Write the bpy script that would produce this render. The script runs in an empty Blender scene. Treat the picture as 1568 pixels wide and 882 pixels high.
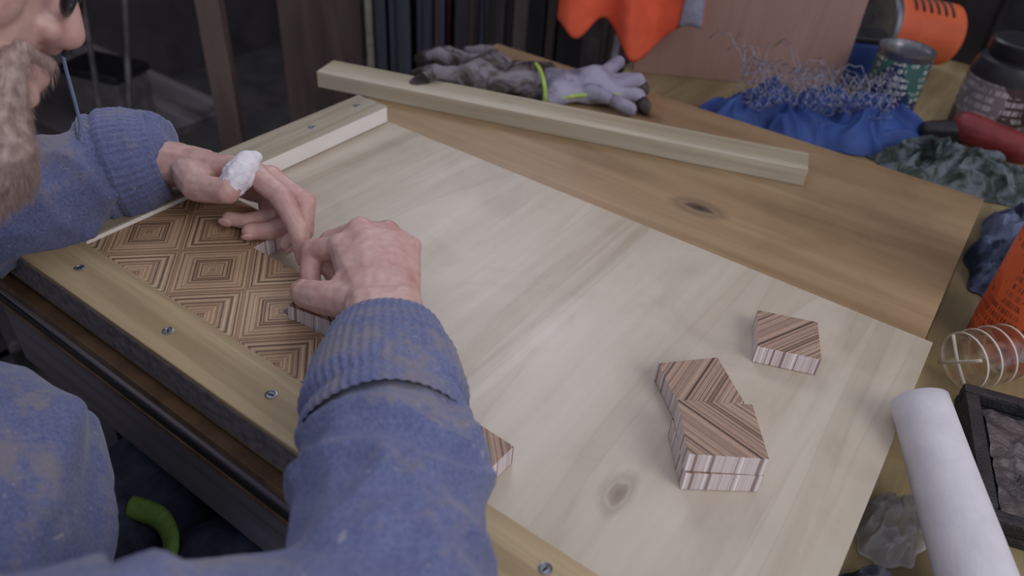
import bpy, bmesh, math, random
from mathutils import Vector, Matrix, noise
random.seed(7)
V=Vector
TABLE=0.78
coll=bpy.context.scene.collection

# ---------------------------------------------------------------- materials
def lin(c):
    return tuple(((x/255)/12.92 if x/255<=.04045 else (((x/255)+.055)/1.055)**2.4) for x in c)+(1,)
class NT:
    def __init__(s,name):
        s.m=bpy.data.materials.new(name); s.m.use_nodes=True
        s.t=s.m.node_tree; s.b=s.t.nodes['Principled BSDF']
    def n(s,typ,**kw):
        nd=s.t.nodes.new(typ)
        for k,v in kw.items(): setattr(nd,k,v)
        return nd
    def l(s,a,b): s.t.links.new(a,b)
    def math(s,op,a,b=None,c=None):
        nd=s.n('ShaderNodeMath',operation=op)
        for i,x in enumerate((a,b,c)):
            if x is None: continue
            if isinstance(x,(int,float)): nd.inputs[i].default_value=x
            else: s.l(x,nd.inputs[i])
        return nd.outputs[0]
    def coord(s,scale=(1,1,1),loc=(0,0,0)):
        tc=s.n('ShaderNodeTexCoord'); mp=s.n('ShaderNodeMapping'); mp.inputs['Scale'].default_value=scale; mp.inputs['Location'].default_value=loc
        s.l(tc.outputs['Object'],mp.inputs['Vector']); return mp.outputs[0]
    def noise(s,vec,scale=5,detail=4,rough=.55,dist=0):
        nd=s.n('ShaderNodeTexNoise'); nd.inputs['Scale'].default_value=scale; nd.inputs['Detail'].default_value=detail
        nd.inputs['Roughness'].default_value=rough; nd.inputs['Distortion'].default_value=dist
        s.l(vec,nd.inputs['Vector']); return nd.outputs['Fac']
    def ramp(s,fac,stops,interp='LINEAR'):
        r=s.n('ShaderNodeValToRGB'); cr=r.color_ramp; cr.interpolation=interp
        while len(cr.elements)<len(stops): cr.elements.new(.5)
        for e,(p,c) in zip(cr.elements,stops):
            e.position=p; e.color=c if len(c)==4 else lin(c)
        s.l(fac,r.inputs[0]); return r.outputs[0]
    def mix(s,fac,a,b,mode='MIX'):
        m=s.n('ShaderNodeMix',data_type='RGBA',blend_type=mode)
        for sock,x in ((m.inputs[0],fac),(m.inputs[6],a),(m.inputs[7],b)):
            if isinstance(x,(int,float)): sock.default_value=x
            elif isinstance(x,tuple): sock.default_value=x if len(x)==4 else lin(x)
            else: s.l(x,sock)
        return m.outputs[2]
    def bump(s,h,strength=.3,dist=.002):
        b=s.n('ShaderNodeBump'); b.inputs['Strength'].default_value=strength; b.inputs['Distance'].default_value=dist
        s.l(h,b.inputs['Height']); s.l(b.outputs[0],s.b.inputs['Normal'])
    def fin(s,col=None,rough=.5,metal=0,spec=.5):
        if col is not None:
            if isinstance(col,tuple): s.b.inputs['Base Color'].default_value=col if len(col)==4 else lin(col)
            else: s.l(col,s.b.inputs['Base Color'])
        s.b.inputs['Roughness'].default_value=rough; s.b.inputs['Metallic'].default_value=metal
        s.b.inputs['Specular IOR Level'].default_value=spec
        return s.m
W0=(0,0,0,1);W1=(1,1,1,1)
def plain(name,c1,c2=None,rough=.6,scale=30,metal=0,bump=.2,bd=.001,spec=.4):
    t=NT(name); c2=c2 or tuple(x*.8 for x in c1)
    f=t.noise(t.coord(),scale,5)
    t.bump(t.noise(t.coord(),scale*6,3),bump,bd)
    return t.fin(t.ramp(f,[(.3,c2),(.7,c1)]),rough,metal,spec)
def wood(name,light,mid,dark,axis=0,fine=1.0,rough=.45,knots=(),off=0,spec=.4,band=5,fines=.35,lw=.35,smudge=0):
    t=NT(name)
    sc=[26*fine]*3; sc[axis]=1.6*fine
    sb=[band]*3; sb[axis]=.55
    v=t.coord(); 
    bands=t.noise(t.coord(sb,(off,off*.7,off*.3)),1.6,3,.5,1.2)
    w=t.math('FRACT',t.math('MULTIPLY',bands,7.0))
    fn=t.noise(t.coord(sc,(off,off,off)),5,5,.6)
    base=t.ramp(bands,[(.32,dark),(.5,mid),(.66,light)])
    lines=t.ramp(w,[(0,(.78,.72,.64,1)),(.12,W1),(.8,W1),(1,(.86,.82,.76,1))])
    col=t.mix(lw,base,lines,'MULTIPLY')
    col=t.mix(fines,col,t.ramp(fn,[(.35,(.66,.6,.54,1)),(.6,W1)]),'MULTIPLY')
    if smudge:
        sm=t.noise(v,9,5,.6,.6); col=t.mix(smudge,col,t.ramp(sm,[(.35,(.74,.71,.68,1)),(.5,W1),(.62,(1,1,1,1)),(.75,(.88,.84,.78,1))]),'MULTIPLY')
    sx=t.n('ShaderNodeSeparateXYZ'); t.l(v,sx.inputs[0])
    for (kx,ky,kr,kc,st) in knots:
        dx=t.math('SUBTRACT',sx.outputs[0],kx); dy=t.math('SUBTRACT',sx.outputs[1],ky)
        if axis==0: dx=t.math('MULTIPLY',dx,.5)
        else: dy=t.math('MULTIPLY',dy,.5)
        d=t.math('SQRT',t.math('ADD',t.math('MULTIPLY',dx,dx),t.math('MULTIPLY',dy,dy)))
        d=t.math('ADD',d,t.math('MULTIPLY',t.math('SUBTRACT',fn,.5),kr*.8))
        m=t.ramp(t.math('DIVIDE',d,kr),[(0,(1,1,1,1)),(.35,(.7,.7,.7,1)),(.5,(.25,.25,.25,1)),(.65,(.4,.4,.4,1)),(1,W0)])
        col=t.mix(t.math('MULTIPLY',m,st),col,kc)
    t.bump(fn,.12,.0008)
    return t.fin(col,rough,0,spec)

M={}
M['ply']=wood('plywood_face',(198,187,168),(186,174,153),(166,151,126),1,.6,.36,
   [(-.1086,.321,.013,(112,90,72),.8),(-.235,.43,.03,(208,201,186),.5)],off=3.1,band=7,fines=.2,spec=.55,lw=.42,smudge=.45)
M['honey']=wood('honey_pine',(168,142,107),(156,130,96),(142,116,84),0,.8,.38,
   [(-.231,.730,.020,(44,28,26),1.0),(-.395,.909,.018,(60,38,32),1.0),(-.19,.655,.012,(176,146,96),.6),(-.09,.60,.01,(176,110,84),.35)],off=1.3,band=9,fines=.22,spec=.5,lw=.3,smudge=.4)
M['rail']=wood('pine_rail',(190,170,132),(176,155,117),(154,133,97),0,1,.5,off=5.2,band=18)
M['railY']=wood('pine_rail_y',(182,172,150),(166,156,132),(140,129,107),1,1,.5,off=2.2,band=18)
M['rail_lit']=plain('pine_painted_light',(246,242,234),(236,230,218),.55,20)  # near-white pine: side light on the rail painted into the colour
M['batten']=wood('pine_batten',(194,186,164),(180,170,146),(160,149,122),0,1,.5,[(-.06,.0,.006,(140,116,90),.6)],off=8.2,band=20)
M['darkwood']=wood('dark_bench_wood',(92,86,88),(72,67,70),(50,46,48),0,1,.5,off=4,band=12)
M['apron']=wood('scuffed_grey_painted_wood',(124,118,122),(102,96,100),(70,64,68),0,1,.42,off=4,band=12,spec=.6)
M['tanstrip']=plain('tan_wood_strip',(126,98,68),(76,58,44))
M['grime']=plain('sawdust_grimy_edge',(128,120,118),(80,74,75),.85,120,bump=.8)
M['screw']=plain('screw_zinc',(150,150,155),(110,112,118),.35,200,.9)
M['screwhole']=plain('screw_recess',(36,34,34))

def stripes_mat(name,x0,y0,s,ring,sg=1.0):
    t=NT(name); v=t.coord(); sx=t.n('ShaderNodeSeparateXYZ'); t.l(v,sx.inputs[0])
    x=t.math('SUBTRACT',sx.outputs[0],x0); y=t.math('SUBTRACT',sx.outputs[1],y0)
    cell=None
    if ring:
        f=t.math('ADD',t.math('PINGPONG',x,s),t.math('PINGPONG',y,s))
        cell=t.math('ADD',t.math('FLOOR',t.math('DIVIDE',x,s)),t.math('MULTIPLY',t.math('FLOOR',t.math('DIVIDE',y,s)),7.3))
    else:
        f=t.math('ADD',x,t.math('MULTIPLY',y,sg))
    wob=t.math('MULTIPLY',t.noise(v,30,2),.0012)
    wv=t.math('ADD',f,wob)
    if cell is not None: wv=t.math('ADD',wv,t.math('MULTIPLY',t.math('SINE',t.math('MULTIPLY',cell,5.1)),.0012))
    n1=t.n('ShaderNodeTexNoise',noise_dimensions='1D'); n1.inputs['Scale'].default_value=250; n1.inputs['Detail'].default_value=.8
    t.l(wv,n1.inputs['W'])
    n2=t.n('ShaderNodeTexNoise',noise_dimensions='1D'); n2.inputs['Scale'].default_value=120; n2.inputs['Detail'].default_value=.5
    t.l(t.math('ADD',wv,3.3),n2.inputs['W'])
    if ring: cols=[(.33,(48,30,22)),(.39,(122,90,64)),(.45,(214,184,146)),(.53,(184,150,112)),(.58,(120,86,60)),(.64,(198,166,128)),(.72,(224,196,160))]
    else: cols=[(.34,(56,38,32)),(.40,(112,84,72)),(.46,(184,156,136)),(.53,(158,128,110)),(.58,(104,76,64)),(.64,(166,138,120)),(.72,(196,172,152))]
    c=t.ramp(n1.outputs['Fac'],cols)
    c=t.mix(.3,c,t.ramp(n2.outputs['Fac'],[(.36,(92,66,50)),(.5,(194,166,136)),(.64,(148,118,92))]))
    if cell is not None:
        tint=t.math('SINE',t.math('MULTIPLY',cell,2.7)); tr=t.ramp(t.math('MULTIPLY_ADD',tint,.5,.5),[(0,(.78,.74,.69,1)),(1,W1)]); c=t.mix(.8,c,tr,'MULTIPLY')
    fib=t.noise(v,260,3); c=t.mix(.2,c,t.ramp(fib,[(.3,(.6,.55,.5,1)),(.6,W1)]),'MULTIPLY')
    g=t.n('ShaderNodeNewGeometry'); gs=t.n('ShaderNodeSeparateXYZ'); t.l(g.outputs['True Normal'],gs.inputs[0])
    up=t.math('ABSOLUTE',gs.outputs[2])
    side=t.ramp(n1.outputs['Fac'],[(.38,(150,128,122)),(.46,(228,216,212)),(.58,(196,180,174)),(.66,(242,234,232))])
    c=t.mix(t.math('GREATER_THAN',up,.5),side,c)
    t.bump(n1.outputs['Fac'],.15,.0005)
    return t.fin(c,.6)
S=.0443
M['marq']=stripes_mat('marquetry_wood',-.4995,.2950,S,True)
M['tile']=stripes_mat('ply_offcut_stripes',0,0,S,False)
M['tile2']=stripes_mat('ply_offcut_stripes_mirrored',0,0,S,False,-1.0)

def skin_mat():
    t=NT('skin'); v=t.coord()
    a=t.noise(v,28,4); b=t.noise(v,140,4)
    c=t.ramp(a,[(.3,(186,138,130)),(.5,(202,162,150)),(.7,(210,176,162))])
    c=t.mix(.16,c,t.ramp(b,[(.35,(180,126,118)),(.6,(222,192,180))]))
    t.bump(b,.3,.001)
    m=t.fin(c,.5); t.b.inputs['Subsurface Weight'].default_value=.12; t.b.inputs['Subsurface Radius'].default_value=(.01,.004,.002); t.b.inputs['Subsurface Scale'].default_value=.5
    return m
M['skin']=skin_mat()
def sweat():
    t=NT('blue_sweatshirt_fabric'); v=t.coord()
    a=t.noise(v,12,4); f=t.noise(v,420,3,.7); p=t.noise(v,15,8,.74); 
    c=t.ramp(a,[(.3,(80,88,128)),(.7,(106,113,152))])
    c=t.mix(.3,c,t.ramp(f,[(.3,(56,62,92)),(.7,(150,156,182))]))
    g=t.n('ShaderNodeNewGeometry'); gs=t.n('ShaderNodeSeparateXYZ'); t.l(g.outputs['Normal'],gs.inputs[0])
    up=t.ramp(gs.outputs[2],[(.1,W0),(.8,W1)])
    dust=t.math('MULTIPLY',t.ramp(p,[(.50,W0),(.58,W1)]),up)
    c=t.mix(t.math('MULTIPLY',dust,.62),c,(140,130,124))
    sp=t.noise(v,150,2,.5); c=t.mix(t.math('MULTIPLY',t.ramp(sp,[(.70,W0),(.74,W1)]),.5),c,(172,168,172))
    t.bump(f,.5,.0012)
    m=t.fin(c,.92,0,.15); t.b.inputs['Sheen Weight'].default_value=.25; return m
M['sweat']=sweat()
M['jeans']=plain('denim',(70,76,94),(46,50,64),.9,60,bump=.5)
M['shoe']=plain('boot_leather',(50,42,38),(32,27,25),.6)
M['lime']=plain('lime_webbing',(172,196,92),(144,170,72),.7,80)
M['limed']=plain('lime_strap_fabric',(128,162,72),(96,130,52),.7,80)
M['bandage']=plain('bandage_gauze',(240,236,238),(218,212,216),.8,90,bump=.8)
M['nail']=plain('fingernail',(216,178,170),(202,160,152),.3,50,bump=.05)
M['hair']=plain('brown_hair',(110,86,70),(70,54,44),.7,120)
M['beard']=plain('beard_hair',(188,166,154),(142,120,110),.6,160)
M['eye']=plain('eye_white',(220,216,212)); M['black']=plain('black_plastic',(42,42,46),(28,28,31),.4)
M['cord']=plain('pale_cord',(140,155,190))

# ---------------------------------------------------------------- geometry helpers
def mkobj(name,bm_or_mesh,mat=None,parent=None,smooth=True):
    if isinstance(bm_or_mesh,bmesh.types.BMesh):
        me=bpy.data.meshes.new(name); bm_or_mesh.to_mesh(me); bm_or_mesh.free()
    else: me=bm_or_mesh
    ob=bpy.data.objects.new(name,me); coll.objects.link(ob)
    if mat is not None: me.materials.clear(); me.materials.append(mat)
    if smooth:
        for p in me.polygons: p.use_smooth=True
    if parent: ob.parent=parent
    return ob
def empty(name):
    e=bpy.data.objects.new(name,None); e.empty_display_size=.05; coll.objects.link(e); return e
def box(name,lo,hi,mat,parent=None,bev=.001,rz=0,loc=None,tilt=None,smooth=False):
    bm=bmesh.new(); bmesh.ops.create_cube(bm,size=1)
    lo=V(lo);hi=V(hi)
    for v in bm.verts: v.co=V(((v.co.x+.5)*(hi.x-lo.x)+lo.x,(v.co.y+.5)*(hi.y-lo.y)+lo.y,(v.co.z+.5)*(hi.z-lo.z)+lo.z))
    if bev: bmesh.ops.bevel(bm,geom=bm.edges[:],offset=bev,segments=2,affect='EDGES',profile=.6)
    ob=mkobj(name,bm,mat,parent,smooth)
    if loc is not None: ob.location=loc
    ob.rotation_euler=(tilt or (0,0))[0],(tilt or (0,0))[1],rz
    return ob
def frames(pts):
    T=[]
    for i in range(len(pts)):
        a=pts[max(0,i-1)];b=pts[min(len(pts)-1,i+1)]; T.append((b-a).normalized())
    n=T[0].orthogonal().normalized(); F=[]
    for t in T:
        n=(n-t*n.dot(t)).normalized(); F.append((t,n,t.cross(n)))
    return F
def resample(pts,rad,k):
    P=[];R=[];n=len(pts)
    for i in range(n-1):
        p0=pts[max(0,i-1)];p1=pts[i];p2=pts[i+1];p3=pts[min(n-1,i+2)]
        for j in range(k):
            t=j/k
            P.append(.5*((2*p1)+(p2-p0)*t+(2*p0-5*p1+4*p2-p3)*t*t+(3*p1-p0-3*p2+p3)*t**3)); R.append(rad[i]*(1-t)+rad[i+1]*t)
    P.append(pts[-1]);R.append(rad[-1]); return P,R
def tube(name,pts,rad,mat,parent=None,seg=24,k=6,fn=None,cap=True,bm=None):
    pts=[V(p) for p in pts]
    if k>1: pts,rad=resample(pts,rad,k)
    own=bm is None
    if own: bm=bmesh.new()
    rings=[]
    for i,(p,r,(t,n,b)) in enumerate(zip(pts,rad,frames(pts))):
        ring=[]
        for j in range(seg):
            a=2*math.pi*j/seg; rr=r*(fn(i/(len(pts)-1),a) if fn else 1)
            ring.append(bm.verts.new(p+n*math.cos(a)*rr+b*math.sin(a)*rr))
        rings.append(ring)
    for r0,r1 in zip(rings,rings[1:]):
        for j in range(seg): bm.faces.new((r0[j],r0[(j+1)%seg],r1[(j+1)%seg],r1[j]))
    if cap: bm.faces.new(rings[0][::-1]); bm.faces.new(rings[-1])
    if own: return mkobj(name,bm,mat,parent)
def lathe(name,prof,mat,parent=None,loc=(0,0,0),rot=(0,0,0),seg=40):
    bm=bmesh.new(); rings=[]
    for r,z in prof: rings.append([bm.verts.new((max(r,1e-5)*math.cos(2*math.pi*j/seg),max(r,1e-5)*math.sin(2*math.pi*j/seg),z)) for j in range(seg)])
    for a,b in zip(rings,rings[1:]):
        for j in range(seg): bm.faces.new((a[j],a[(j+1)%seg],b[(j+1)%seg],b[j]))
    bmesh.ops.remove_doubles(bm,verts=bm.verts,dist=1e-5)
    ob=mkobj(name,bm,mat,parent); ob.location=loc; ob.rotation_euler=rot
    m=ob.modifiers.new('e','EDGE_SPLIT'); m.split_angle=math.radians(40)
    return ob
def blob(name,prims,mat,voxel=.003,smooth=6,parent=None,disp=None):
    big=bmesh.new(); tmp=bpy.data.meshes.new('t')
    for pr in prims:
        bm=bmesh.new()
        for p,r in pr:
            if isinstance(r,tuple):
                mt=Matrix.Translation(V(p))@(r[3].to_4x4() if len(r)>3 else Matrix.Identity(4))@Matrix.Diagonal((r[0],r[1],r[2],1))
            else: mt=Matrix.Translation(V(p))@Matrix.Diagonal((r,r,r,1))
            bmesh.ops.create_icosphere(bm,subdivisions=2 if len(pr)>1 else 3,radius=1,matrix=mt)
        if len(pr)>1:
            res=bmesh.ops.convex_hull(bm,input=bm.verts[:])
            junk=[e for e in res['geom_interior']+res['geom_unused'] if isinstance(e,bmesh.types.BMVert)]
            bmesh.ops.delete(bm,geom=list(set(junk)),context='VERTS')
            bmesh.ops.recalc_face_normals(bm,faces=bm.faces[:])
        bm.to_mesh(tmp); bm.free(); big.from_mesh(tmp)
    ob=mkobj(name,big,None,None)
    m=ob.modifiers.new('r','REMESH'); m.mode='VOXEL'; m.voxel_size=voxel; m.use_smooth_shade=True
    s=ob.modifiers.new('s','SMOOTH'); s.factor=.5; s.iterations=smooth
    dg=bpy.context.evaluated_depsgraph_get(); dg.update()
    me=bpy.data.meshes.new_from_object(ob.evaluated_get(dg))
    bpy.data.objects.remove(ob)
    if disp:
        no=[v.normal.copy() for v in me.vertices]
        for v,n in zip(me.vertices,no): v.co=v.co+n*disp(v.co.copy(),n)
    return mkobj(name,me,mat,parent)
def grid_cloth(name,nx,ny,f,mat,parent=None,thick=.0015):
    bm=bmesh.new(); vs=[[bm.verts.new(f(i/(nx-1),j/(ny-1))) for i in range(nx)] for j in range(ny)]
    for j in range(ny-1):
        for i in range(nx-1): bm.faces.new((vs[j][i],vs[j][i+1],vs[j+1][i+1],vs[j+1][i]))
    ob=mkobj(name,bm,mat,parent)
    if thick: m=ob.modifiers.new('s','SOLIDIFY'); m.thickness=thick
    return ob
def ridge(p,s): 
    return 1-abs(noise.noise(V(p)*s))*2
def heap(name,c,rx,ry,h,mat,seed=0,rz=0,n=70,fr=22,parent=None,stretch=1.0):
    """crumpled cloth: long soft folds over a flattened mound, with an irregular hem"""
    c=V(c)
    def f(u,v):
        a=u*2-1;b=v*2-1
        x=a*math.sqrt(1-b*b/2);y=b*math.sqrt(1-a*a/2); r=math.sqrt(x*x+y*y)
        e=max(0,1-r**4)
        q=V((x*rx*fr*stretch+seed,y*ry*fr,seed)); q=q+V((noise.noise(q*.9),noise.noise(q*.9+V((5,5,5))),0))*.9
        fold=max(0,ridge(q,.9))**2
        z=h*e*(.45+.4*noise.noise(q*.6)+.5*fold+.05*ridge(q+V((9,0,0)),2.2))
        wob=1+.28*noise.noise(V((math.cos(math.atan2(y,x))*2,math.sin(math.atan2(y,x))*2+seed,0)))
        X=x*rx*wob;Y=y*ry*wob
        return c+V((X*math.cos(rz)-Y*math.sin(rz),X*math.sin(rz)+Y*math.cos(rz),max(.002,z)))
    return grid_cloth(name,n,n,f,mat,parent,.0012)

# ---------------------------------------------------------------- room
FL=-TABLE
M['floor']=plain('concrete_floor',(82,78,77),(54,50,50),.85,9)
M['wall']=plain('workshop_wall',(88,82,84),(60,56,58),.9,6)
box('floor',(-2.6,-1.6,FL-.05),(1.8,2.3,FL),M['floor'],bev=0)
box('wall_back',(-2.6,2.2,FL),(1.8,2.3,1.7),M['wall'],bev=0)
box('wall_left',(-2.7,-1.6,FL),(-2.6,2.3,1.7),M['wall'],bev=0)

# ---------------------------------------------------------------- workbench
wb=empty('workbench')
box('top_board',(-.70,.205,-.032),(.027,.985,-.012),M['honey'],wb,.0015)
box('front_apron',(-.69,.190,-.125),(.02,.211,-.034),M['apron'],wb,.002)
box('front_lip',(-.695,.193,-.0335),(.022,.2045,-.0245),M['tanstrip'],wb,.001)
box('apron_groove',(-.69,.1875,-.052),(.02,.1905,-.047),M['tanstrip'],wb,.0008)
box('apron_painted_gap_shade',(-.69,.1885,-.046),(.02,.1905,-.038),M['screwhole'],wb,0)  # solid near-black strip painting the shade of a gap
box('rear_apron',(-.68,.955,-.125),(.01,.975,-.033),M['darkwood'],wb,.002)
box('left_apron',(-.692,.212,-.125),(-.675,.954,-.033),M['darkwood'],wb,.002)
box('right_apron',(.002,.212,-.125),(.019,.954,-.033),M['darkwood'],wb,.002)
for i,(x,y) in enumerate(((-.67,.215),(-.045,.215),(-.67,.895),(-.045,.895))):
    box('leg_%d'%(i+1),(x,y,FL),(x+.06,y+.06,-.033),M['darkwood'],wb,.003)

# ---------------------------------------------------------------- tray panel with rails
tray=empty('plywood_tray_panel')
box('plywood_base',(-.662,.201,-.0118),(.033,.638,0),M['ply'],tray,.0006)
box('left_rail',(-.662,.2475,.0002),(-.613,.637,.021),M['railY'],tray,.0012)
box('left_rail_painted_light',(-.6132,.249,.001),(-.6127,.6355,.0197),M['rail_lit'],tray,0)  # thin pale overlay, paints the light falling on the rail's inner side
box('front_rail',(-.662,.201,.0002),(.033,.247,.021),M['rail'],tray,.0012)
box('front_grimy_edge',(-.662,.2002,-.0115),(.033,.2008,.0165),M['grime'],tray,0)
def screw(x,y,z,par,i):
    lathe('screw_%d'%i,[(0,0),(.0042,0),(.0044,.0006),(.0034,.0009),(.003,.0004),(0,.0003)],M['screw'],par,(x,y,z),seg=20)
    box('screw_cross_%d'%i,(-.0022,-.0005,0),(.0022,.0005,.0006),M['screwhole'],par,0,loc=(x,y,z+.0002),rz=.5+i)
for i,(x,y) in enumerate(((-.578,.223),(-.454,.221),(-.341,.225),(-.110,.231),(-.635,.535),(-.640,.612),(-.638,.42),(-.225,.224))): screw(x,y,.0208,tray,i+1)

# marquetry
mq=empty('marquetry_inlay'); k=0
x0,y0=-.4995,.2950
for (row,xmin,xmax) in ((0,-.6115,-.30),(1,-.6115,-.41),(2,-.6115,-.53)):
    i=-3
    while True:
        a=x0+i*S;b=a+S;i+=1
        if a>xmax-.005: break
        a=max(a,xmin)
        if b<=a+.003: continue
        ya=y0+(row-1)*S; yb=ya+S
        if row==0: ya=.2485
        k+=1; box('tile_%d'%k,(a+.00003,ya+.00003,.0005),(b-.00003,yb-.00003,.0168+random.uniform(-.0001,.0001)),M['marq'],mq,0)

def offcut(name,c,z,rz,w=.051,d=.050,h=.0172,m='tile',tilt=None):
    return box(name,(-w/2,-d/2,0),(w/2,d/2,h),M[m],None,.0006,rz=rz,loc=(c[0],c[1],z),tilt=tilt)
offcut('striped_wood_tile',(-.070,.541),.0004,math.radians(21),m='tile2')
offcut('striped_wood_tile.001',(-.1045,.439),.0004,math.radians(47),m='tile2')
offcut('striped_wood_tile.002',(-.0685,.387),.0004,math.radians(36),.054,.050)
offcut('striped_wood_tile.003',(-.0690,.3875),.0179,math.radians(34),.054,.050)
offcut('striped_wood_tile.004',(-.206,.2735),.0004,math.radians(-2))
offcut('striped_wood_tile.005',(-.384,.3165),.010,math.radians(14),.044,.040,tilt=(math.radians(-4),math.radians(3)))

box('pine_batten',(-.3235,-.023,0),(.3235,.023,.0225),M['batten'],None,.0012,rz=math.radians(17.3),loc=(-.471,.787,-.0118))

# ---------------------------------------------------------------- man
man=empty('man_in_blue_sweatshirt')
def hand(name,wr,fingers,thumb,fore,tr=.008):
    wA,wB=V(wr[0]),V(wr[1]); P=[]
    R=[.0112,.0102,.0090,.0078]
    for fi,f in enumerate(fingers):
        sc=(1,1.03,.98,.86)[fi]
        for i in range(3): P.append([(f[i],R[i]*sc),(f[i+1],R[i+1]*sc)])
        P.append([(f[1],R[1]*sc*1.08)])
        P.append([(f[0],R[0]*sc*1.10)])
    for i in range(3):
        P.append([(wA,.017),(wB,.017),(fingers[i][0],.0108),(fingers[i+1][0],.0104)])
    P.append([(fore,.028),(wA,.0185),(wB,.0185)])
    t=[V(q) for q in thumb]
    P+= [[(t[0],.016),(t[1],.0135)],[(t[1],.0135),(t[2],.0115)],[(t[2],.0118),(t[3],.0098)]]
    im=V(fingers[0][0]); 
    P.append([(t[0],.014),(t[0]*.35+t[1]*.65,.011),(im*.55+wA*.45,.011),(wA,.015)])
    ob=blob(name,P,M['skin'],.0014,3,man,lambda p,n:.0005*noise.noise(p*130)+.0006*noise.noise(p*50))
    for i,f in enumerate(list(fingers)+[thumb]):
        a,b,c=V(f[1]),V(f[2]),V(f[3]); d=(c-b).normalized(); o=(b-(a+c)/2); o=(o-d*o.dot(d)); 
        if o.length<1e-4: o=V((0,0,1))
        o.normalize(); s=d.cross(o); R3=Matrix((s,d,o)).transposed()
        bm=bmesh.new(); bmesh.ops.create_icosphere(bm,subdivisions=3,radius=1,matrix=Matrix.Translation(c+o*.0058+d*.001)@R3.to_4x4()@Matrix.Diagonal((.0052,.0068,.0022,1)))
        if not(name=='left_hand' and i==4): mkobj(name+'_nail_%d'%(i+1),bm,M['nail'],man)
        else: bm.free()
    return ob
hand('left_hand',[(-.606,.352,.058),(-.606,.372,.046)],
 [[(-.528,.370,.072),(-.4835,.3656,.064),(-.4535,.355,.049),(-.4405,.348,.027)],
  [(-.522,.385,.060),(-.480,.386,.050),(-.466,.371,.033),(-.470,.355,.026)],
  [(-.527,.392,.044),(-.490,.377,.030),(-.497,.358,.0265),(-.509,.345,.027)],
  [(-.540,.392,.032),(-.515,.372,.0275),(-.525,.354,.0265),(-.540,.346,.0275)]],
 [(-.592,.347,.056),(-.556,.331,.061),(-.520,.337,.068),(-.524,.362,.082)],(-.66,.325,.055))
hand('right_hand',[(-.322,.307,.060),(-.306,.322,.060)],
 [[(-.394,.349,.060),(-.421,.342,.047),(-.413,.330,.036),(-.404,.323,.030)],
  [(-.391,.369,.066),(-.420,.362,.046),(-.410,.349,.034),(-.398,.343,.029)],
  [(-.377,.385,.062),(-.405,.385,.044),(-.396,.372,.031),(-.380,.362,.030)],
  [(-.358,.391,.054),(-.383,.396,.040),(-.376,.383,.029),(-.361,.373,.029)]],
 [(-.338,.309,.056),(-.366,.303,.049),(-.387,.302,.043),(-.400,.309,.035)],(-.235,.235,.062))
bd=V((-.524,.362,.082))-V((-.520,.337,.068)); bdn=bd.normalized(); bc=V((-.522,.352,.076))
def bfn(p,n): return .0012*ridge(p,90)+.001*noise.noise(p*200)
blob('thumb_bandage',[[(bc-bdn*.010,.0115),(bc+bdn*.002,.0135),(bc+bdn*.0155,.0105)],[(bc+bdn*.022+V((.004,0,0)),.006),(bc+bdn*.014,.009)]],M['bandage'],.0012,3,man,bfn)

# sleeves + torso: one continuous garment
elbR=V((-.128,.116,.066)); shR=V((-.25,-.108,.165)); cufR=V((-.243,.240,.065)); midR=V((-.195,.193,.067))
cufL=V((-.650,.330,.056)); midL=V((-.664,.228,.048)); elbL=V((-.735,.095,.040)); shL=V((-.62,-.06,.21))
P=[[(cufR,.043),(midR,.056)],[(midR,.056),(elbR,.060)],[(elbR,.060),(shR,.066)],
   [(cufL,.043),(midL,.056)],[(midL,.056),(elbL,.066)],[(elbL,.066),(shL,.066)],
   [(shR,.066),(shL,.066),((-.40,-.10,-.02),.10),((-.50,-.09,-.02),.10),((-.38,-.05,.03),.085),((-.52,-.0,.08),.085)],
   [((-.36,-.02,-.02),.10),((-.48,-.0,.0),.10),((-.38,-.06,-.17),.11),((-.48,-.06,-.17),.11),((-.44,.055,-.0),.09)],
   [((-.53,.02,.245),.06),((-.45,-.08,.20),.07)]]
axR=(cufR-elbR).normalized(); axL=(cufL-elbL).normalized()
def fold(p,n):
    dR=min((p-cufR).length,(p-midR).length,(p-elbR).length); dL=min((p-cufL).length,(p-midL).length,(p-elbL).length)
    ax=axR if dR<dL else axL
    if min(dR,dL)>.13: 
        q=V((p.x*14,p.y*14,p.z*26)); return .008*noise.noise(q)+.005*(ridge(q,1.2)-.5)
    al=p.dot(ax); q=(p-ax*al)*10+ax*al*26
    q=q+V((noise.noise(p*12),noise.noise(p*12+V((7,7,7))),noise.noise(p*12+V((3,1,9)))))*.8
    near=max(0,1-(p-(cufR if dR<dL else cufL)).length/.16)
    r=max(0,ridge(q,1))
    return (.0060+.005*near)*(r*r-.42)+.006*noise.noise(p*18)+.0014*noise.noise(p*70)
blob('sweatshirt',P,M['sweat'],.0034,3,man,fold)
def cuff(name,a,b,ra,rb):
    a=V(a);b=V(b);n=30
    def rr(t): return ra+(rb-ra)*t**2+.003*math.sin(math.pi*min(1,t*1.1))+.0015*noise.noise(V((t*14,ra*99,0)))-.003*math.exp(-((t-.18)/.05)**2)
    pts=[a+(b-a)*(i/n) for i in range(n+1)]; rad=[rr(i/n) for i in range(n+1)]
    pts+= [b-(b-a)*.02,b-(b-a)*.3]; rad+=[rb-.0035,rb-.005]
    return tube(name,pts,rad,M['sweat'],man,300,1,lambda t,an:1+.009*math.cos(48*an)+.025*math.sin(2*an+1)+.010*math.sin(5*an+t*3),cap=False)
cuff('right_cuff',(-.222,.218,.065),(-.284,.284,.062),.0500,.0405)
cuff('left_cuff',(-.661,.300,.053),(-.634,.345,.060),.051,.0435)

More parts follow.
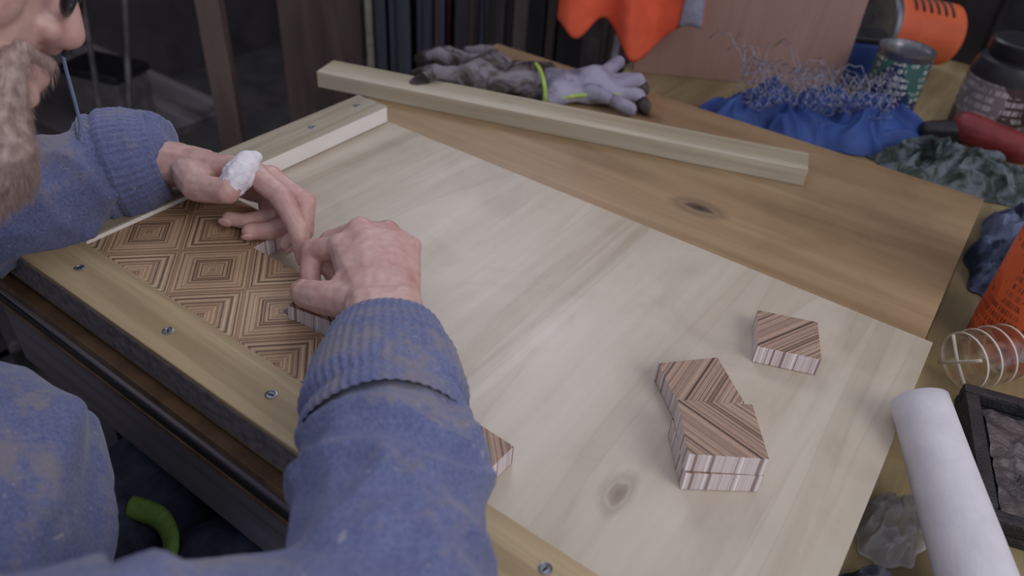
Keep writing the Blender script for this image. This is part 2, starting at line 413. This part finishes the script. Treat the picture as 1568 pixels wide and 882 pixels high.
# head
f=V((.591,.684,-.424)).normalized(); up=V((-.355,.695,.625)); up=(up-f*up.dot(f)).normalized(); sd=f.cross(up)
HM=Matrix((sd,f,up)).transposed(); HC=V((-.554,.168,.3025))
def h(x,y,z): return HC+HM@V((x,y,z))
def E(x,y,z,a,b,c): return [(h(x,y,z),(a,b,c,HM))]
P=[E(0,-.012,.035,.076,.094,.085),E(0,.03,-.02,.062,.066,.085),
 [(h(-.05,.0,-.055),.02),(h(.05,.0,-.055),.02),(h(-.018,.084,-.106),.016),(h(.018,.084,-.106),.016),(h(.05,.02,-.02),.02),(h(-.05,.02,-.02),.02)],
 E(.038,.060,-.030,.027,.027,.028),E(-.038,.060,-.030,.027,.027,.028),
 [(h(0,.09,.012),.008),(h(0,.105,-.022),.0115)],[(h(.011,.098,-.028),.008),(h(-.011,.098,-.028),.008)],
 [(h(-.022,.088,-.058),.008),(h(0,.098,-.056),.008),(h(.022,.088,-.058),.008)],[(h(-.018,.087,-.07),.008),(h(0,.096,-.07),.008),(h(.018,.087,-.07),.008)],
 [(h(-.036,.076,.024),.012),(h(.036,.076,.024),.012)],
 E(.077,-.008,-.008,.009,.019,.031),E(-.077,-.008,-.008,.009,.019,.031),
 [(h(0,-.03,-.04),.054),(V((-.50,-.02,.23)),.06)]]
blob('head',P,M['skin'],.0022,5,man,lambda p,n:.0008*noise.noise(p*60))
Pb=[[(h(-.052,.010,-.074),.018),(h(.052,.010,-.074),.018),(h(-.022,.094,-.112),.019),(h(.022,.094,-.112),.019),(h(0,.084,-.142),.016)],
    [(h(.060,.0,-.062),.012),(h(.048,.062,-.090),.019)],[(h(-.060,.0,-.062),.012),(h(-.048,.062,-.090),.019)],
    [(h(-.028,.090,-.054),.006),(h(0,.100,-.047),.0055),(h(.028,.090,-.054),.006)],
    [(h(.028,.088,-.062),.008),(h(.026,.092,-.10),.015)],[(h(-.028,.088,-.062),.008),(h(-.026,.092,-.10),.015)]]
bo=blob('beard',Pb,M['beard'],.0024,3,man,lambda p,n:.002*noise.noise(p*120)+.0016*noise.noise(p*300))
def strands(name,src,mat,n,ln,w,direc):
    bm=bmesh.new(); vs=src.data.vertices; c=0
    while c<n:
        v=random.choice(vs); c+=1; nn=v.normal; d=(nn*.45+direc+V([random.uniform(-.3,.3) for _ in range(3)])).normalized()
        s=d.orthogonal().normalized()*w; p=v.co+V([random.uniform(-.001,.001) for _ in range(3)]); L=ln*random.uniform(.5,1.2)
        d2=(d+direc*.7).normalized()
        a=bm.verts.new(p-s);b=bm.verts.new(p+s);m1=bm.verts.new(p+d*L*.5+s*.7);m0=bm.verts.new(p+d*L*.5-s*.7);t=bm.verts.new(p+d*L*.5+d2*L*.5)
        bm.faces.new((a,b,m1,m0)); bm.faces.new((m0,m1,t))
    return mkobj(name,bm,mat,man)
strands('beard_strands',bo,M['beard'],16000,.009,.00015,-up*.9+f*.1)
hb=blob('hair_cap',[E(0,-.02,.045,.081,.097,.086),E(0,-.05,.0,.072,.06,.07)],M['hair'],.004,2,man,lambda p,n:.003*noise.noise(p*90))
strands('hair_strands',hb,M['hair'],5000,.018,.0003,-up*.3-f*.5)
for s_ in (-1,1):
    nm='left' if s_<0 else 'right'
    bm=bmesh.new(); bmesh.ops.create_icosphere(bm,subdivisions=3,radius=.0125,matrix=Matrix.Translation(h(.031*s_,.079,.003))); mkobj('eye_'+nm,bm,M['eye'],man)
    bm=bmesh.new(); bmesh.ops.create_icosphere(bm,subdivisions=2,radius=.006,matrix=Matrix.Translation(h(.031*s_,.0865,.001))); mkobj('iris_'+nm,bm,M['black'],man)
    ring=[h(.031*s_+.024*math.cos(a),.104,-.002+.019*math.sin(a)) for a in [i*math.pi/8 for i in range(17)]]
    tube('glasses_rim_'+nm,ring,[.0026]*17,M['black'],man,8,2)
    tube('glasses_arm_'+nm,[h(.055*s_,.102,.004),h(.076*s_,.05,.004),h(.083*s_,-.01,.006)],[.002]*3,M['black'],man,8,4)
tube('glasses_bridge',[h(-.008,.104,.002),h(0,.106,.005),h(.008,.104,.002)],[.002]*3,M['black'],man,8,3)
tube('glasses_cord',[h(-.078,.04,.0),(-.583,.262,.225),(-.586,.264,.18),(-.589,.264,.139),(-.592,.262,.125)],[.0014]*5,M['cord'],man,8,6)
# legs
for sx,nm in ((-.53,'left'),(-.36,'right')):
    P=[[((sx*.5-.22,-.10,-.215),.105),((sx,.30,-.235),.075)],[((sx,.30,-.235),.072),((sx-.0,.24,-.62),.05)],[((sx,.24,-.62),.052),((sx,.235,-.69),.055)]]
    blob(nm+'_trouser_leg',P,M['jeans'],.007,5,man,lambda p,n:.006*(ridge(p,14)-.5))
    blob(nm+'_boot',[[((sx,.23,-.70),.045),((sx,.22,-.735),.042)],[((sx,.22,-.738),.040),((sx,.34,-.748),.030)]],M['shoe'],.005,4,man)
blob('trouser_seat',[[((-.53,-.08,-.20),.11),((-.36,-.08,-.20),.11)]],M['jeans'],.008,5,man,lambda p,n:.005*(ridge(p,14)-.5))
tube('lime_strap',[(-.475,.158,-.150),(-.44,.164,-.142),(-.41,.155,-.138),(-.385,.13,-.140)],[.010]*4,M['limed'],man,16,6,lambda t,a:1-.5*abs(math.sin(a)))
stool=empty('work_stool')
lathe('seat',[(0,-.35),(.17,-.35),(.175,-.335),(.17,-.315),(0,-.31)],M['darkwood'],stool,(-.445,-.10,0))
for i in range(4):
    a=math.pi/4+i*math.pi/2
    tube('leg_%d'%(i+1),[(-.445+.11*math.cos(a),-.10+.11*math.sin(a),-.348),(-.445+.17*math.cos(a),-.10+.17*math.sin(a),FL)],[.016,.014],M['darkwood'],stool,12,1)

# ---------------------------------------------------------------- gloves
def camo(name,a,b,c,sc=30):
    t=NT(name); v=t.coord(); f=t.noise(v,sc,4,.6,.5); t.bump(t.noise(v,300,3),.5,.001)
    return t.fin(t.ramp(f,[(.38,c),(.48,b),(.6,a)]),.9,0,.15)
M['glove_dark']=camo('grimy_glove_fabric',(128,122,126),(88,80,78),(52,44,40),34)
M['glove_lt']=camo('grey_glove_fabric',(162,158,172),(148,144,160),(112,108,122),18)
M['palm']=camo('worn_dark_palm_coating',(92,84,82),(70,62,60),(46,40,38),40)
def glove(name,c,ang,mat,trim,sc=1,curl=0.0,seed=0,zs=1.0):
    root=empty(name); c=V(c); X=V((math.cos(ang),math.sin(ang),0)); Y=V((-X.y,X.x,0)); Z=V((0,0,1))
    def q(a,b,z): return c+(X*a+Y*b)*sc+Z*(.011+(z-.011)*zs)
    P=[[(q(-.01,-.034,.012),.0115),(q(-.01,.034,.014),.0115),(q(.052,-.042,.014),.0105),(q(.052,.042,.016),.0105),(q(.02,0,.026),.012)],
       [(q(-.065,-.048,.012),.0105),(q(-.065,.048,.013),.0105),(q(-.01,-.030,.013),.012),(q(-.01,.030,.015),.012),(q(-.045,0,.024),.010)]]
    P2=[]
    for i,(b,L,zz,sp) in enumerate(((-.038,.066,.011,-.034),(-.013,.082,.018,-.011),(.013,.078,.011,.013),(.038,.060,.020,.038))):
        m=q(.052+L*.5,b+sp*.5,zz+.006); e=q(.052+L*(.98-curl),b+sp,max(.010,zz-.004))
        P+= [[(q(.048,b,.014),.0105),(m,.0092)],[(m,.0092),(e,.0080)]]
        P2.append([(m*.4+e*.6,.0096),(e,.0092)])
    P+=[[(q(.0,-.030,.016),.012),(q(.028,-.070,.018),.010)],[(q(.028,-.070,.018),.010),(q(.062,-.086,.011),.0085)]]
    fn=lambda p,n:.0030*(ridge(p+V((seed,0,0)),20)-.5)+.0008*noise.noise(p*90)
    blob('body',P,mat,.0020,2,root,fn)
    blob('fingertip_coating',P2,M['palm'],.0020,2,root,fn)
    if trim:
        pts=[q(-.076,.057*math.cos(a),.0165+.0155*math.sin(a)) for a in [i*math.pi/10 for i in range(21)]]
        tube('cuff_trim',pts,[.0030]*21,M['lime'],root,10,2)
        pts=[q(-.07+.12*t,-.058+.010*math.sin(3*t),.014+.004*t) for t in [i/6 for i in range(7)]]
        tube('edge_trim',pts,[.0026]*7,M['lime'],root,10,2)
    return root
glove('work_glove',(-.595,.850,-.012),math.radians(208),M['glove_dark'],False,1.0,.1,1,1.5)
glove('work_glove.001',(-.492,.900,-.012),math.radians(46),M['glove_lt'],True,.82,.35,5,1.4)

# ---------------------------------------------------------------- side / rear table
M['yellowtop']=wood('yellow_table_top',(168,152,112),(148,132,94),(122,107,76),1,1,.6,off=6,smudge=.9)
st=empty('corner_worktop')
SZ=-.062
box('side_top',(.030,.10,SZ-.03),(.85,1.02,SZ),M['yellowtop'],st,.002)
box('rear_top',(-.56,1.02,SZ-.03),(.85,1.75,SZ),M['yellowtop'],st,.002)
for i,(x,y) in enumerate(((.06,.12),(.78,.12),(-.54,1.05),(-.54,1.67),(.78,1.67),(.06,.9))):
    box('leg_%d'%(i+1),(x,y,FL),(x+.05,y+.05,SZ-.03),M['darkwood'],st,.002)
SZ+=.0004
M['mdf']=wood('pinkish_board',(168,136,122),(156,124,111),(142,112,101),2,.7,.6,off=9,band=5,fines=.15)
box('leaning_board',(0,0,0),(.345,.016,.62),M['mdf'],None,.001,rz=math.radians(29.5),loc=(-.535,1.155,SZ))
M['orange']=plain('hi_vis_orange',(236,104,70),(212,84,54),.8,25,bump=.4)
M['reflect']=plain('reflective_tape',(150,150,162),(120,120,134),.4,60)
vest=empty('orange_hi_vis_vest')
def vf(off):
    def F(u,v):
        p0=V((-.630,1.045,0));p1=V((-.440,1.165,0)); d=(p1-p0); nrm=V((d.y,-d.x,0)).normalized()
        bot=.044-.062*math.exp(-((u-.60)/.17)**2)-.03*math.exp(-((u-.15)/.12)**2)+.012*noise.noise(V((u*5,2,0)))
        z=bot+(.36-bot)*v
        w=1-.35*max(0,v-.4)/.6
        uu=.5+(u-.5)*w
        fo=.016*math.sin(u*15+v*2)+.008*noise.noise(V((u*6,v*3,4)))
        return p0+d*uu+nrm*(.022+fo+off)+V((0,0,z))
    return F
grid_cloth('fabric',70,50,vf(0),M['orange'],vest)
tf=vf(.003)
grid_cloth('reflective_band',10,40,lambda u,v:tf(.84+.15*u,.0+v*.98),M['reflect'],vest,.001)
grid_cloth('reflective_hoop',70,6,lambda u,v:tf(u,.42+.13*v),M['reflect'],vest,.001)
box('hanging_pole',(-.010,-.010,FL),(.010,.010,.38),M['darkwood'],vest,.002,loc=(-.592,1.115,0)) 

M['tarp']=plain('blue_tarp',(62,92,156),(44,64,118),.65,18,spec=.3)
heap('blue_tarpaulin',(-.225,1.160,SZ),.175,.080,.062,M['tarp'],3,math.radians(28),120,24)
M['wire']=plain('galvanised_wire',(178,180,196),(138,140,156),.4,90,.5)
cw=empty('chicken_wire_roll')
bm=bmesh.new()
for layer in range(3):
    def mp(a,b):
        X=(a-.5)*.22; ph=b*4.2+layer
        rr=.034+.012*noise.noise(V((a*4,b*4,layer*3)))
        p=V((X, rr*math.cos(ph)*1.1, .056+rr*math.sin(ph)*.8+.018*noise.noise(V((a*6,b*5,layer+9)))))
        an=math.radians(28+layer*9-9)
        return V((-.235+p.x*math.cos(an)-p.y*math.sin(an),1.160+p.x*math.sin(an)+p.y*math.cos(an),SZ+p.z))
    nx_,ny_=16,9; sx_=1/nx_; sy_=1/ny_
    for i in range(nx_):
        for j in range(ny_):
            o=.5*sx_ if j%2 else 0
            A_=(i*sx_+o,j*sy_); B_=(i*sx_+o,j*sy_+sy_*.45); C_=(i*sx_+o+.5*sx_,j*sy_+sy_); D_=(i*sx_+o-.5*sx_,j*sy_+sy_)
            for s_,e_ in ((A_,B_),(B_,C_),(B_,D_)):
                if random.random()<.08: continue
                tube('',[mp(*s_),mp(*e_)],[.00055]*2,None,None,4,1,bm=bm)
for k in range(12):
    c=V((-.27+random.uniform(-.08,.08),1.15+random.uniform(-.03,.03),SZ+.04)); pts=[]
    ax=random.uniform(0,6.28);L=random.uniform(.05,.12)
    for i in range(8):
        t=i/7; pts.append(c+V((math.cos(ax)*L*t,math.sin(ax)*L*t*.6,.06*math.sin(t*2.2)+.003*(-1)**i)))
    tube('',pts,[.0006]*8,None,None,5,1,bm=bm)
mkobj('wires',bm,M['wire'],cw)
M['camo']=camo('camo_fabric',(112,120,124),(72,82,78),(44,48,46),42)
heap('crumpled_camo_jacket',(-.005,1.130,SZ),.125,.050,.046,M['camo'],11,math.radians(10),130,34,stretch=.6)
M['bluegrey']=camo('blue_grey_cloth',(112,122,146),(82,92,116),(56,62,80),14)
heap('blue_grey_rag',(.072,.955,SZ),.036,.12,.040,M['bluegrey'],21,0,110,40)

M['tin']=plain('tin_metal',(176,176,180),(140,140,146),.3,60,.85)
def label(name,bg,fg,dens=.52,rows=150,seed=0,bar=None):
    t=NT(name); v=t.coord(); sx=t.n('ShaderNodeSeparateXYZ'); t.l(v,sx.inputs[0])
    z=t.math('MULTIPLY',sx.outputs[2],rows); row=t.math('FLOOR',z); fr=t.math('FRACT',z)
    ang=t.math('ARCTAN2',sx.outputs[1],sx.outputs[0])
    cb=t.n('ShaderNodeCombineXYZ'); t.l(t.math('MULTIPLY',ang,26),cb.inputs[0]); t.l(t.math('MULTIPLY',row,3.7),cb.inputs[1]); cb.inputs[2].default_value=seed
    n=t.noise(cb.outputs[0],1.3,2)
    cb2=t.n('ShaderNodeCombineXYZ'); t.l(t.math('MULTIPLY',ang,1.3),cb2.inputs[0]); t.l(t.math('MULTIPLY',sx.outputs[2],22),cb2.inputs[1]); cb2.inputs[2].default_value=seed+4
    blk=t.noise(cb2.outputs[0],1.5,1)
    m=t.math('MULTIPLY',t.math('GREATER_THAN',n,dens),t.math('LESS_THAN',fr,.6)); m=t.math('MULTIPLY',m,t.math('GREATER_THAN',blk,.48))
    c=bg
    if bar: c=t.mix(t.math('GREATER_THAN',t.noise(cb2.outputs[0],.7,0),.52),bg,bar)
    c=t.mix(m,c,fg); return t.fin(c,.4)
M['lab_green']=label('can_label',(34,50,84),(200,200,192),.5,90,2,(64,104,96))
can=empty('paint_tin'); cl=(-.152,1.297,SZ)
lathe('body',[(0,0),(.041,0),(.042,.003),(.0405,.005),(.0405,.1),(.042,.102),(.042,.106),(.038,.106),(.037,.101),(0,.101)],M['tin'],can,cl)
lathe('label',[(.0408,.008),(.0411,.008),(.0411,.094),(.0408,.094)],M['lab_green'],can,cl)
M['lab_dark']=label('jar_label',(70,54,54),(170,164,164),.48,80,5,(120,110,110))
jar=empty('dark_plastic_jar'); jl_=(-.010,1.335,SZ)
lathe('body',[(0,0),(.05,0),(.054,.006),(.054,.10),(.048,.115),(.038,.12),(.038,.124),(0,.124)],M['black'],jar,jl_)
lathe('label',[(.0543,.02),(.0546,.02),(.0546,.09),(.0543,.09)],M['lab_dark'],jar,jl_)
lathe('lid',[(0,.124),(.042,.124),(.043,.126),(.043,.142),(.04,.145),(0,.145)],M['black'],jar,jl_)
jar=empty('dark_plastic_jar.001'); jl2=(.125,1.30,SZ)
lathe('body',[(0,0),(.045,0),(.049,.006),(.049,.10),(.04,.12),(.03,.125),(.03,.145),(0,.147)],M['black'],jar,jl2)
lathe('label',[(.0493,.02),(.0496,.02),(.0496,.09),(.0493,.09)],M['lab_dark'],jar,jl2)
crate=empty('black_storage_crate')
for i,(lo,hi) in enumerate((((-.20,1.65,SZ),(.42,1.67,.16)),((-.20,1.72,SZ),(.42,1.74,.16)),((-.20,1.67,SZ),(-.18,1.72,.16)),((.40,1.67,SZ),(.42,1.72,.16)),((-.20,1.65,.16),(.42,1.74,.17)))):
    box('panel_%d'%(i+1),lo,hi,M['black'],crate,.003)
for i in range(7): box('rib_%d'%i,(-.16+i*.09,1.642,SZ+.03),(-.15+i*.09,1.651,.14),M['black'],crate,.002)
M['otub']=plain('orange_plastic',(220,108,66),(196,86,50),.4,15)
tub=empty('orange_plastic_tub')
R=(math.radians(84),0,math.radians(-50)); tl=(-.130,1.560,SZ+.066); q_=.87
lathe('shell',[(r*q_,z*q_) for r,z in [(0,0),(.056,0),(.060,.004),(.068,.14),(.072,.143),(.072,.15),(.066,.15),(.058,.01),(0,.008)]],M['otub'],tub,tl,R)
lathe('rim_lid',[(r*q_,z*q_) for r,z in [(0,.150),(.072,.150),(.0735,.154),(.0735,.162),(.069,.165),(.060,.160),(0,.160)]],M['tin'],tub,tl,R)
RM=Matrix.Rotation(R[2],3,'Z')@Matrix.Rotation(R[0],3,'X')
for i in range(6):
    for s0 in (1.2,2.2):
        zz=(.035+i*.017); r_=(.0605+.0567*zz)
        pts=[V(tl)+RM@V((r_*math.cos(a),r_*math.sin(a),zz))*q_ for a in [s0-.38+.76*j/8 for j in range(9)]]
        tube('slot_%d_%d'%(i,int(s0)),pts,[.0026]*9,M['black'],tub,8,1)
M['red']=plain('red_plastic',(140,56,54),(104,38,38),.4)
tool=empty('red_power_drill')
ox=.045
blob('drill_body',[[((-.075+ox,1.235,SZ+.035),.024),((.0+ox,1.220,SZ+.032),.022)],[((.0+ox,1.220,SZ+.032),.019),((.03+ox,1.215,SZ+.03),.012)]],M['red'],.003,3,tool)
blob('drill_grip',[[((-.07+ox,1.235,SZ+.03),.02),((-.12+ox,1.215,SZ+.024),.014)]],M['black'],.003,3,tool)
tube('drill_chuck',[(.028+ox,1.2155,SZ+.031),(.06+ox,1.209,SZ+.03)],[.012,.008],M['tin'],tool,20,1)
bb=empty('blue_plastic_box')
box('body',(-.035,-.025,0),(.035,.025,.075),M['tarp'],bb,.006,rz=.5,loc=(-.235,1.395,SZ))
box('lid',(-.038,-.028,.075),(.038,.028,.085),M['black'],bb,.003,rz=.5,loc=(-.235,1.395,SZ))

M['lab_or']=label('orange_bottle_label',(222,100,54),(140,62,42),.5,110,7,(204,84,44))
ob_=empty('orange_glue_bottle')
bl=(.104,.775,SZ)
lathe('body',[(0,0),(.040,0),(.044,.005),(.044,.200),(.040,.214),(.028,.228),(.014,.236),(.014,.246),(0,.246)],M['otub'],ob_,bl)
lathe('label',[(.0442,.02),(.0445,.02),(.0445,.150),(.0442,.150)],M['lab_or'],ob_,bl)
lathe('nozzle',[(0,.246),(.016,.246),(.016,.261),(.006,.29),(.004,.295),(0,.295)],M['black'],ob_,bl)
def glass(name,c,r=.1,tr=.85,ior=1.25,alpha=1):
    t=NT(name); m=t.fin(c,r); t.b.inputs['Transmission Weight'].default_value=tr; t.b.inputs['IOR'].default_value=ior; t.b.inputs['Alpha'].default_value=alpha; return m
M['clear']=glass('clear_thin_plastic',(246,240,226),.06,1.0,1.35,.45)
M['clearrib']=glass('frosted_plastic_rib',(236,228,210),.2,.3,1.35,.9)
jl=empty('clear_plastic_bottle')
Rj=(math.radians(86),0,math.radians(140)); jo=V((.062,.676,SZ+.0285)); q2=.88
lathe('shell',[(r*q2,z*q2) for r,z in [(0,0),(.026,0),(.030,.004),(.031,.05),(.028,.062),(.014,.070),(.014,.08),(.0125,.08),(.0125,.069),(.0265,.061),(.029,.05),(.028,.006),(.024,.003),(0,.003)]],M['clear'],jl,jo,Rj)
for i,(zz,rr) in enumerate(((.004,.0305),(.020,.0315),(.038,.0315),(.056,.0300))):
    lathe('ring_%d'%i,[(rr*q2-.0006,zz*q2),(rr*q2+.0004,zz*q2),(rr*q2+.0004,zz*q2+.0016),(rr*q2-.0006,zz*q2+.0016)],M['clearrib'],jl,jo,Rj)
lathe('cap',[(r*q2,z*q2) for r,z in [(0,.08),(.016,.08),(.017,.078),(.017,.095),(.0155,.098),(0,.098)]],M['clearrib'],jl,jo,Rj)
jd=Matrix.Rotation(Rj[2],3,'Z')@Matrix.Rotation(Rj[0],3,'X')
for i,s_ in enumerate((-1,1)):
    tube('rib_%d'%i,[jo+jd@V((-.018,.018*s_,-.001)),jo+jd@V((0,0,-.003)),jo+jd@V((.018,-.018*s_,-.001))],[.0016]*3,M['clearrib'],jl,8,3)
M['white']=plain('white_foam',(212,208,210),(196,192,195),.8,40)
a=V((.037,.524,.0225));b=V((.138,.385,-.0335)); n=10
wr=empty('white_paper_roll')
tube('roll',[a+(b-a)*(i/n) for i in range(n+1)],[.0205+.006*i/n for i in range(n+1)],M['white'],wr,48,1,lambda t,an:1+.01*math.sin(3*an+6*t))
tube('core',[a-(b-a)*.004,a+(b-a)*.01],[.008,.008],M['screwhole'],wr,24,1)
dt=empty('dark_metal_relief_plaque')
M['dmetal']=plain('dark_cast_metal',(64,62,62),(40,38,40),.5,70,.3,bump=.8,bd=.002)
M['pewter']=plain('pewter_relief',(124,116,112),(60,54,54),.45,60,.4,bump=.8,bd=.002)
DL=(.166,.600,SZ)
def dbox(n_,lo,hi,m_,bv): return box(n_,lo,hi,m_,dt,bv,rz=math.radians(15),loc=DL)
dbox('base',(-.078,-.078,0),(.078,.078,.010),M['dmetal'],.003)
for i,(lo,hi) in enumerate((((-.078,-.078,.010),(.078,-.066,.024)),((-.078,.066,.010),(.078,.078,.024)),((-.078,-.066,.010),(-.066,.066,.024)),((.066,-.066,.010),(.078,.066,.024)))): dbox('rim_%d'%i,lo,hi,M['dmetal'],.003)
def rel(u,v):
    x=(u-.5)*.12;y=(v-.5)*.12;r=math.hypot(x,y)
    z=.011+.005*max(0,ridge(V((x,y,1)),55))+(.005 if abs(r-.04)<.006 else 0)+(.008*max(0,1-r/.02))
    return V((x,y,z))
o=grid_cloth('relief',70,70,rel,M['pewter'],dt,0); o.location=DL; o.rotation_euler=(0,0,math.radians(15))
lathe('black_screw_cap',[(0,0),(.016,0),(.017,.002),(.016,.02),(.012,.024),(0,.024)],M['black'],None,(.052,.600,SZ))
M['bag']=glass('clear_plastic_film',(240,240,240),.12,.5,1.3,.4)
heap('crumpled_plastic_bag',(.060,.465,SZ),.024,.036,.030,M['bag'],31,0,90,110)
M['dgrey']=plain('dark_grey_fabric',(78,80,88),(50,52,60),.85,60)
heap('dark_grey_rag',(.064,.385,SZ),.028,.035,.030,M['dgrey'],37,0,90,60)

# ---------------------------------------------------------------- background left
def vplank(name,xy,w,t,ang,z0,z1,mat,lean=0,par=None,roll=0):
    return box(name,(-w/2,-t/2,0),(w/2,t/2,z1-z0),mat,par,.002,rz=ang,loc=(xy[0],xy[1],z0),tilt=(lean,roll))
A=math.radians(36)
M['brownplank']=wood('brown_plank',(140,120,110),(118,100,92),(92,75,69),2,1,.6,off=2)
M['darkpanel']=wood('dark_brown_panel',(104,88,82),(86,72,67),(64,53,49),2,.8,.55,off=7)
vplank('brown_plank',(-1.27,.86),.045,.03,A,FL,.55,M['brownplank'])
vplank('dark_cupboard_door',(-1.185,1.050),.165,.02,A,FL,.6,M['darkpanel'])
vplank('pale_wood_strip',(-1.105,1.108),.014,.03,A,FL,.6,M['batten'])
rack=empty('stack_of_standing_boards')
cols=[(74,78,90),(62,64,74),(86,90,102),(58,60,70),(78,80,92),(110,98,92),(70,72,96),(96,60,60),(60,56,60),(122,108,102),(74,78,98),(96,90,88),(74,62,60),(130,116,108),(62,60,62),(104,92,84),(56,54,58)]
x=0; p0=V((-1.085,1.125,0)); dd=V((math.cos(A),math.sin(A),0))
ws=[.020,.012,.030,.010,.024,.014,.008,.009,.028,.022,.008,.034,.016,.030,.034,.020,.052]
for i,w in enumerate(ws):
    c=cols[i%len(cols)]
    m_=wood('board_%d'%i,c,tuple(q*.85 for q in c),tuple(q*.65 for q in c),2,1,.6,off=i)
    pp=p0+dd*(x+w/2)+V((dd.y,-dd.x,0))*random.uniform(-.05,.02)
    vplank('board_%d'%(i+1),(pp.x,pp.y),w*.92,.18,A,FL,random.uniform(.4,.6),m_,0,rack,math.radians(random.uniform(-.5,.5))); x+=w+.002
vplank('leaning_timber',(-.70,1.42),.05,.03,A,FL,.6,M['brownplank'],0)
vplank('leaning_timber.001',(-.66,1.27),.014,.014,A,FL,.5,M['tin'],math.radians(-5),None,math.radians(3))
sh=empty('dark_shelf_unit')
for i,z_ in enumerate((-.70,-.38,-.05)): box('shelf_%d'%(i+1),(-2.05,.35,z_),(-1.45,1.0,z_+.02),M['apron'],sh,.002)
for i,(x_,y_) in enumerate(((-2.05,.35),(-1.48,.35),(-2.05,.97),(-1.48,.97))): box('post_%d'%(i+1),(x_-.0,y_,FL),(x_+.03,y_+.03,.5),M['darkwood'],sh,.002)
M['crate1']=plain('dark_blue_box',(70,74,90),(48,50,62),.6)
M['gbox']=plain('grey_box',(104,100,100),(76,72,72),.6)
for i,(x_,y_,z_,s1,c) in enumerate(((-1.75,.50,-.3595,.2,'crate1'),(-1.6,.8,-.3595,.14,'gbox'),(-1.7,.6,-.6795,.22,'black'),(-1.62,.85,-.6795,.15,'brownplank'))):
    bx=empty('storage_box' if i==0 else 'storage_box.%03d'%i)
    box('body',(-s1/2,-s1/3,0),(s1/2,s1/3,s1*.7),M[c],bx,.006,rz=.3*i,loc=(x_,y_,z_))
    box('lid',(-s1/2-.005,-s1/3-.005,s1*.7),(s1/2+.005,s1/3+.005,s1*.7+.02),M['black'],bx,.005,rz=.3*i,loc=(x_,y_,z_))
rods=empty('metal_rods')
tube('rod_1',[(-1.42,.62,FL),(-1.36,.70,.2)],[.005,.005],M['darkwood'],rods,12,1)
tube('rod_2',[(-1.30,.55,FL),(-1.45,.86,.2)],[.006,.006],M['darkwood'],rods,12,1)

# ---------------------------------------------------------------- camera / light
u_=V((.8117,-.3955,.4299));w_=V((.5807,.4663,-.6675)); z_=u_.cross(w_).normalized(); w_=z_.cross(u_).normalized(); u_.normalize()
R3=Matrix((u_,w_,z_))
cam=bpy.data.cameras.new('camera'); co=bpy.data.objects.new('camera',cam); coll.objects.link(co)
co.matrix_world=Matrix.Translation((0,0,.42))@R3.to_4x4()
cam.sensor_width=36; cam.lens=36*1161/1568; cam.clip_start=.02
cam.dof.use_dof=True; cam.dof.focus_distance=.62; cam.dof.aperture_fstop=5.0
bpy.context.scene.camera=co
wd=bpy.data.worlds.new('world'); bpy.context.scene.world=wd; wd.use_nodes=True
wd.node_tree.nodes['Background'].inputs[0].default_value=(.69,.71,.88,1); wd.node_tree.nodes['Background'].inputs[1].default_value=.68
def area(name,loc,target,size,power,col):
    l=bpy.data.lights.new(name,'AREA'); l.energy=power; l.size=size; l.color=col; o=bpy.data.objects.new(name,l); coll.objects.link(o)
    o.location=loc; o.rotation_euler=(V(target)-V(loc)).to_track_quat('-Z','Y').to_euler(); return o
area('window_light',(1.3,.15,1.3),(-.2,.4,0),.9,13,(1,.97,.98))
area('added_sheen_light',(-1.3,1.9,1.5),(-.4,.5,0),.9,11,(.88,.9,1))  # lamp added at back left for sheen on the plywood; no doorway there
bpy.context.scene.view_settings.view_transform='Standard'

bpy.context.view_layer.update()
for o in list(coll.objects):
    if o.parent is None: o.location.z+=TABLE
